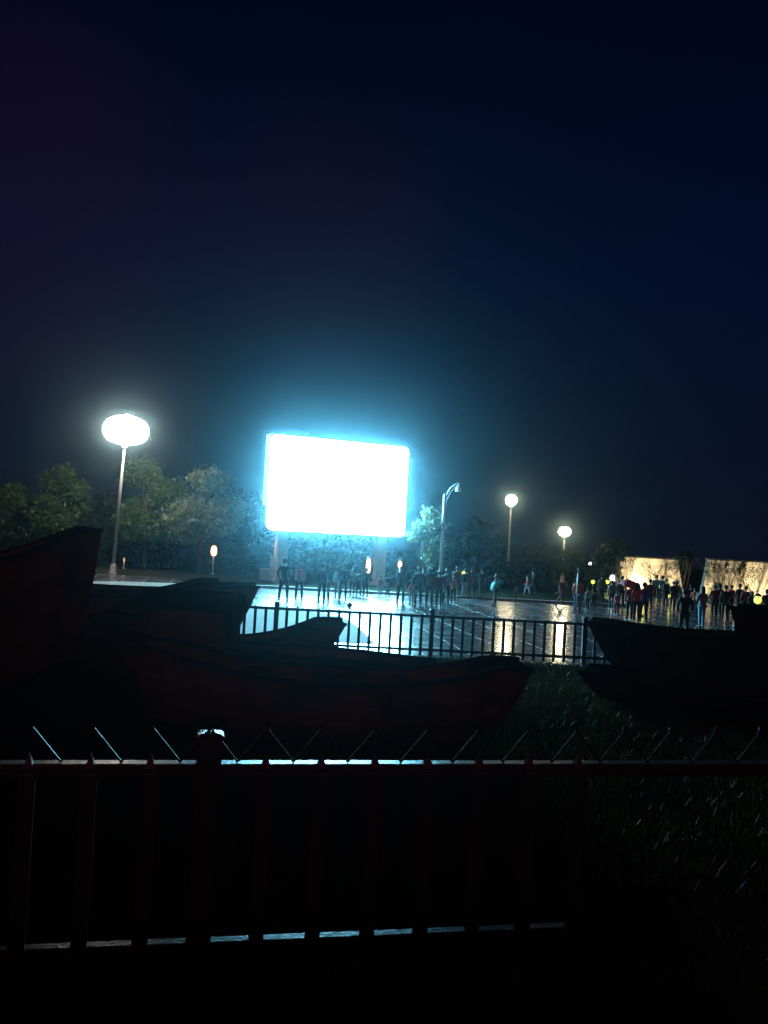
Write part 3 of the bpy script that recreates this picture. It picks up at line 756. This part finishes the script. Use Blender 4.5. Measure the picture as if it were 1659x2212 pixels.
def umbrella(px, py, pfoot, r_, col, label, tilt=(0, 0), h=.32, low=1.05):
    p = onground(px, pfoot); q = at(px, py, p.y); L_ = q.z
    t = thing('umbrella', (q.x, q.y, q.z), label, 'umbrella', 'open umbrellas'); t.rotation_euler = (tilt[0], tilt[1], 0)
    prof = [(r_, -h), (r_ * .93, -h * .72), (r_ * .75, -h * .4), (r_ * .45, -h * .13), (.02, 0)]
    k = MB(); n = 8; nn = 32
    for rr_, z in prof:
        for i in range(nn):
            a = 2 * math.pi * i / nn; sc = 1 - .10 * abs(math.sin(a * n / 2)) * (rr_ / r_); k.v.append((rr_ * sc * math.cos(a), rr_ * sc * math.sin(a), z + (.05 * abs(math.sin(a * n / 2)) * rr_ / r_)))
    for j in range(len(prof) - 1):
        for i in range(nn):
            a = j * nn + i; b = j * nn + (i + 1) % nn; k.f.append((a, b, b + nn, a + nn))
    o = k.build('canopy', cmat(CL[col], col + ' cloth'), t, True)
    so = o.modifiers.new('thick', 'SOLIDIFY'); so.thickness = .006
    rb = MB()
    for i in range(n):
        a = 2 * math.pi * i / n; rb.tube([(0, 0, -.25), (r_ * .5 * math.cos(a), r_ * .5 * math.sin(a), -h * .2)], .006, 5)
    rb.build('ribs', m_rib, t)
    MB().tube([(0, 0, .06), (0, 0, -low + .1)], .009, 6).build('shaft', m_rib, t)
    MB().tube([(0, 0, -low + .12), (0, 0, -low), (.02, 0, -low - .03), (.05, 0, -low - .02)], .013, 6).build('handle', m_dark, t)
G1 = 'people silhouetted before the glare'; G2 = 'people along the edge of the glare'; G3 = 'crowd before the lit walls'; G4 = 'children on the square'
person(611, 1298, 1.80, 'navy', 'black', 'person in a dark coat standing legs apart before the first screen column', 0, 'pockets', coat=True, group=G1, spread=1.5)
person(645, 1296, 1.62, 'pink', 'black', 'person in a reddish pink jacket and white cap facing the screen', 5, 'pockets', 'cap', group=G1, spread=1.3)
person(693, 1301, 1.66, 'navy', 'black', 'dark figure closest beside the pink jacket, in a tight pair', -20, 'stand', group=G1, spread=1.2)
person(704, 1301, 1.60, 'black', 'navy', 'black haired figure of the tight pair nearer the second column', 20, 'stand', 'long', group=G1)
person(728, 1291, 1.45, 'skyblue', 'grey', 'slim person in pale blue partly behind a dark figure', 0, 'stand', 'long', group=G1)
person(740, 1294, 1.66, 'navy', 'black', 'dark figure with straight legs beside the person in pale blue', 0, 'stand', group=G1, spread=1.2)
person(774, 1288, 1.35, 'black', 'black', 'dark crouching figure nearest the tall slim lantern', 0, 'squat', group=G1)
person(789, 1289, 1.38, 'navy', 'black', 'dark short figure below the tall slim lantern', 30, 'stand', 'bun', group=G1)
person(760, 1286, 1.30, 'olive', 'black', 'short figure in olive between the two dark groups', -10, 'stand', group=G1)
person(820, 1288, 1.00, 'red', 'grey', 'small child in bright red before the second screen column', 0, 'stand', group=G4)
person(837, 1292, .95, 'navy', 'black', 'crouching dark child beside the child in bright red', 0, 'squat', group=G4)
person(864, 1305, 1.70, 'navy', 'black', 'dark figure with feet in the edge of the white glare', 0, 'stand', group=G2, spread=1.2)
person(888, 1307, 1.12, 'pink', 'grey', 'child in pale pink between two dark figures', 20, 'stand', 'bun', group=G4)
person(902, 1311, 1.76, 'black', 'navy', 'tallest dark figure beside the child in pale pink', 0, 'stand', group=G2, coat=True)
person(926, 1311, 1.74, 'brown', 'black', 'person in a brown coat with one straight pale bag strap', -10, 'pockets', 'long', group=G2, coat=True)
person(947, 1313, 1.62, 'maroon', 'black', 'person in maroon standing before the curved street lamp', 10, 'stand', group=G2)
person(962, 1307, 1.64, 'navy', 'black', 'person in navy behind the person in maroon', 0, 'phone', group=G2)
person(978, 1302, 1.25, 'orange', 'navy', 'child in dull orange at the end of the dense group', 10, 'stand', group=G4)
person(985, 1290, 1.60, 'brown', 'black', 'person in brown far behind the dull orange child', 0, 'stand', group=G2)
person(1003, 1291, 1.5, 'black', 'grey', 'dark person right under the round yellow lantern', -20, 'stand', group=G2)
person(1018, 1292, 1.45, 'maroon', 'black', 'person in maroon under the dull orange lantern', 20, 'stand', 'long', group=G2)
person(1040, 1288, 1.5, 'black', 'black', 'black dressed person alone before the dark hedge', 0, 'stand', group=G2)
person(1069, 1308, 1.48, 'navy', 'navy', 'person in navy bent under a teal umbrella', 80, 'umbrella', group=G2)
umbrella(1068, 1256, 1308, .40, 'teal', 'small teal umbrella tilted over a lone person', (0, R(-38)), low=.75)
person(1113, 1301, .80, 'olive', 'black', 'tiny child standing in the shine of the yellowish lamp', 60, 'stand', group=G4)
person(1139, 1286, 1.15, 'red', 'grey', 'person in red and white passing behind the tiny child', 90, 'walk', group=G4)
person(1151, 1284, 1.4, 'black', 'black', 'dark person walking beyond the person in red and white', 90, 'walk', group=G2)
person(1211, 1309, 1.05, 'red', 'maroon', 'child in red running through the shine of the low white lamp', 70, 'run', group=G4)
person(1246, 1326, 1.66, 'orange', 'blue', 'person in an orange top and blue jeans near a railing post', -30, 'stand', 'long', group=G3)
person(1268, 1318, 1.02, 'grey', 'navy', 'child in grey behind the orange topped person', 20, 'stand', group=G4)
person(1281, 1316, 1.2, 'black', 'black', 'squatting dark person beside the child in grey', 0, 'squat', group=G3)
person(1298, 1301, 1.5, 'olive', 'black', 'dark person before the faint green lanterns', 0, 'stand', group=G3)
person(1320, 1316, 1.42, 'grey', 'navy', 'person in a grey jacket below the bright white lantern', 10, 'stand', group=G3)
person(1331, 1328, 1.02, 'pink', 'maroon', 'little girl in bright pink beside the red umbrella', 20, 'stand', 'bun', group=G4)
person(1341, 1312, 1.6, 'black', 'black', 'dark person between the girl in pink and the umbrella', 0, 'stand', group=G3)
person(1359, 1342, 1.6, 'maroon', 'black', 'person in maroon under the red umbrella', 15, 'umbrella', group=G3)
person(1374, 1344, 1.62, 'red', 'black', 'person in red sharing the red umbrella', -10, 'stand', 'long', group=G3)
umbrella(1367, 1255, 1342, .52, 'pink', 'reddish pink umbrella held over two people', (R(10), R(16)), low=.8)
person(1389, 1344, 1.66, 'blue', 'navy', 'person in a blue jacket right beside the umbrella pair', 0, 'pockets', group=G3)
person(1402, 1322, 1.6, 'maroon', 'black', 'person in maroon behind the blue jacket', 0, 'stand', group=G3)
for px, pf, hh_, c, lab in ((1418, 1313, 1.62, 'black', 'dark person before the middle of the short wall'), (1430, 1318, 1.7, 'navy', 'navy person nearest the small yellow lantern'),
        (1441, 1321, 1.6, 'olive', 'olive dressed person below the small yellow lantern'), (1452, 1318, 1.66, 'black', 'black dressed person beside the small yellow lantern'),
        (1463, 1312, 1.6, 'brown', 'brown dressed person at the gap end of the short wall'), (1492, 1322, 1.55, 'navy', 'navy person in the gap between the walls'),
        (1500, 1330, 1.5, 'orange', 'orange dressed person just behind the tall dark silhouette'), (1540, 1338, 1.66, 'maroon', 'maroon person next to the pale grey figure'),
        (1553, 1332, 1.6, 'brown', 'brown dressed person in the loose row before the long wall'), (1565, 1340, 1.64, 'black', 'black dressed person in the loose row before the long wall'),
        (1578, 1336, 1.6, 'red', 'person in red before the dense tall shrub'), (1592, 1342, 1.66, 'navy', 'navy person before the bright part of the long wall'),
        (1607, 1338, 1.6, 'maroon', 'maroon person near the big yellow green lantern'), (1622, 1344, 1.62, 'black', 'dark person touching the big yellow green lantern'), (1650, 1346, 1.7, 'navy', 'navy person beyond the big yellow green lantern')):
    person(px + random.uniform(-4, 4), pf + random.uniform(-12, 5), hh_ * random.uniform(.86, 1.05), c, 'black', lab, random.uniform(-30, 30), random.choice(('stand', 'pockets', 'stand')), random.choice(('short', 'short', 'long')), group=G3)
person(1476, 1378, 1.74, 'black', 'black', 'large dark silhouette in a long coat right behind the railing', 0, 'pockets', coat=True, group=G3)
person(1515, 1356, 1.68, 'grey', 'skyblue', 'pale grey figure beside the large dark silhouette', 20, 'phone', 'long', group=G3)
# thin sign pole by the railing
p = onground(1244, 1330); t = thing('thin_pole', (p.x, p.y, 0), 'thin bare pole beside the orange topped person', 'pole')
MB().tube([(0, 0, 0), (0, 0, 1.2), (0, 0, at(1247, 1226, p.y).z)], [.03, .025, .02], 8).build('shaft', m_pole, t, True)
MB().lathe([(.09, 0), (.09, .03), (.04, .06)], 10).build('base_plate', m_pole, t, True)
# ball on the glare
p = onground(755, 1313); t = MB().lathe(sphere_prof(.11, .11, 10), 16, (0, 0, .11)).build('ball', mat('dull red ball', (.3, .04, .03), .5, 0, .3, 9), None, True)
t.location = (p.x, p.y, 0); tag(t, 'small dark ball lying alone on the white gleaming paving', 'ball')

# ------------------------------------------------------------------ haze
hz = MB().box((2, 68, 4.65), (176, 150, 11.7)).build('haze', None)
hm = bpy.data.materials.new('damp night air'); hm.use_nodes = True; nt = hm.node_tree; nt.nodes.clear()
add_ = nt.nodes.new('ShaderNodeAddShader')
for k_, (dens, g_) in enumerate(((HAZE * .72, .93), (HAZE * 1.5, .985))):   # wide mist halo plus tight scatter added to stand for lens bloom
    pv = nt.nodes.new('ShaderNodeVolumePrincipled'); pv.inputs['Density'].default_value = dens; pv.inputs['Color'].default_value = (.38, .80, 1, 1) if k_ == 0 else (.6, .88, 1, 1)
    pv.inputs['Anisotropy'].default_value = g_; nt.links.new(pv.outputs[0], add_.inputs[k_])
om = nt.nodes.new('ShaderNodeOutputMaterial'); nt.links.new(add_.outputs[0], om.inputs['Volume']); hz.data.materials.append(hm)
tag(hz, 'thin damp night air glowing round the lamps and screen', 'haze', kind='stuff')
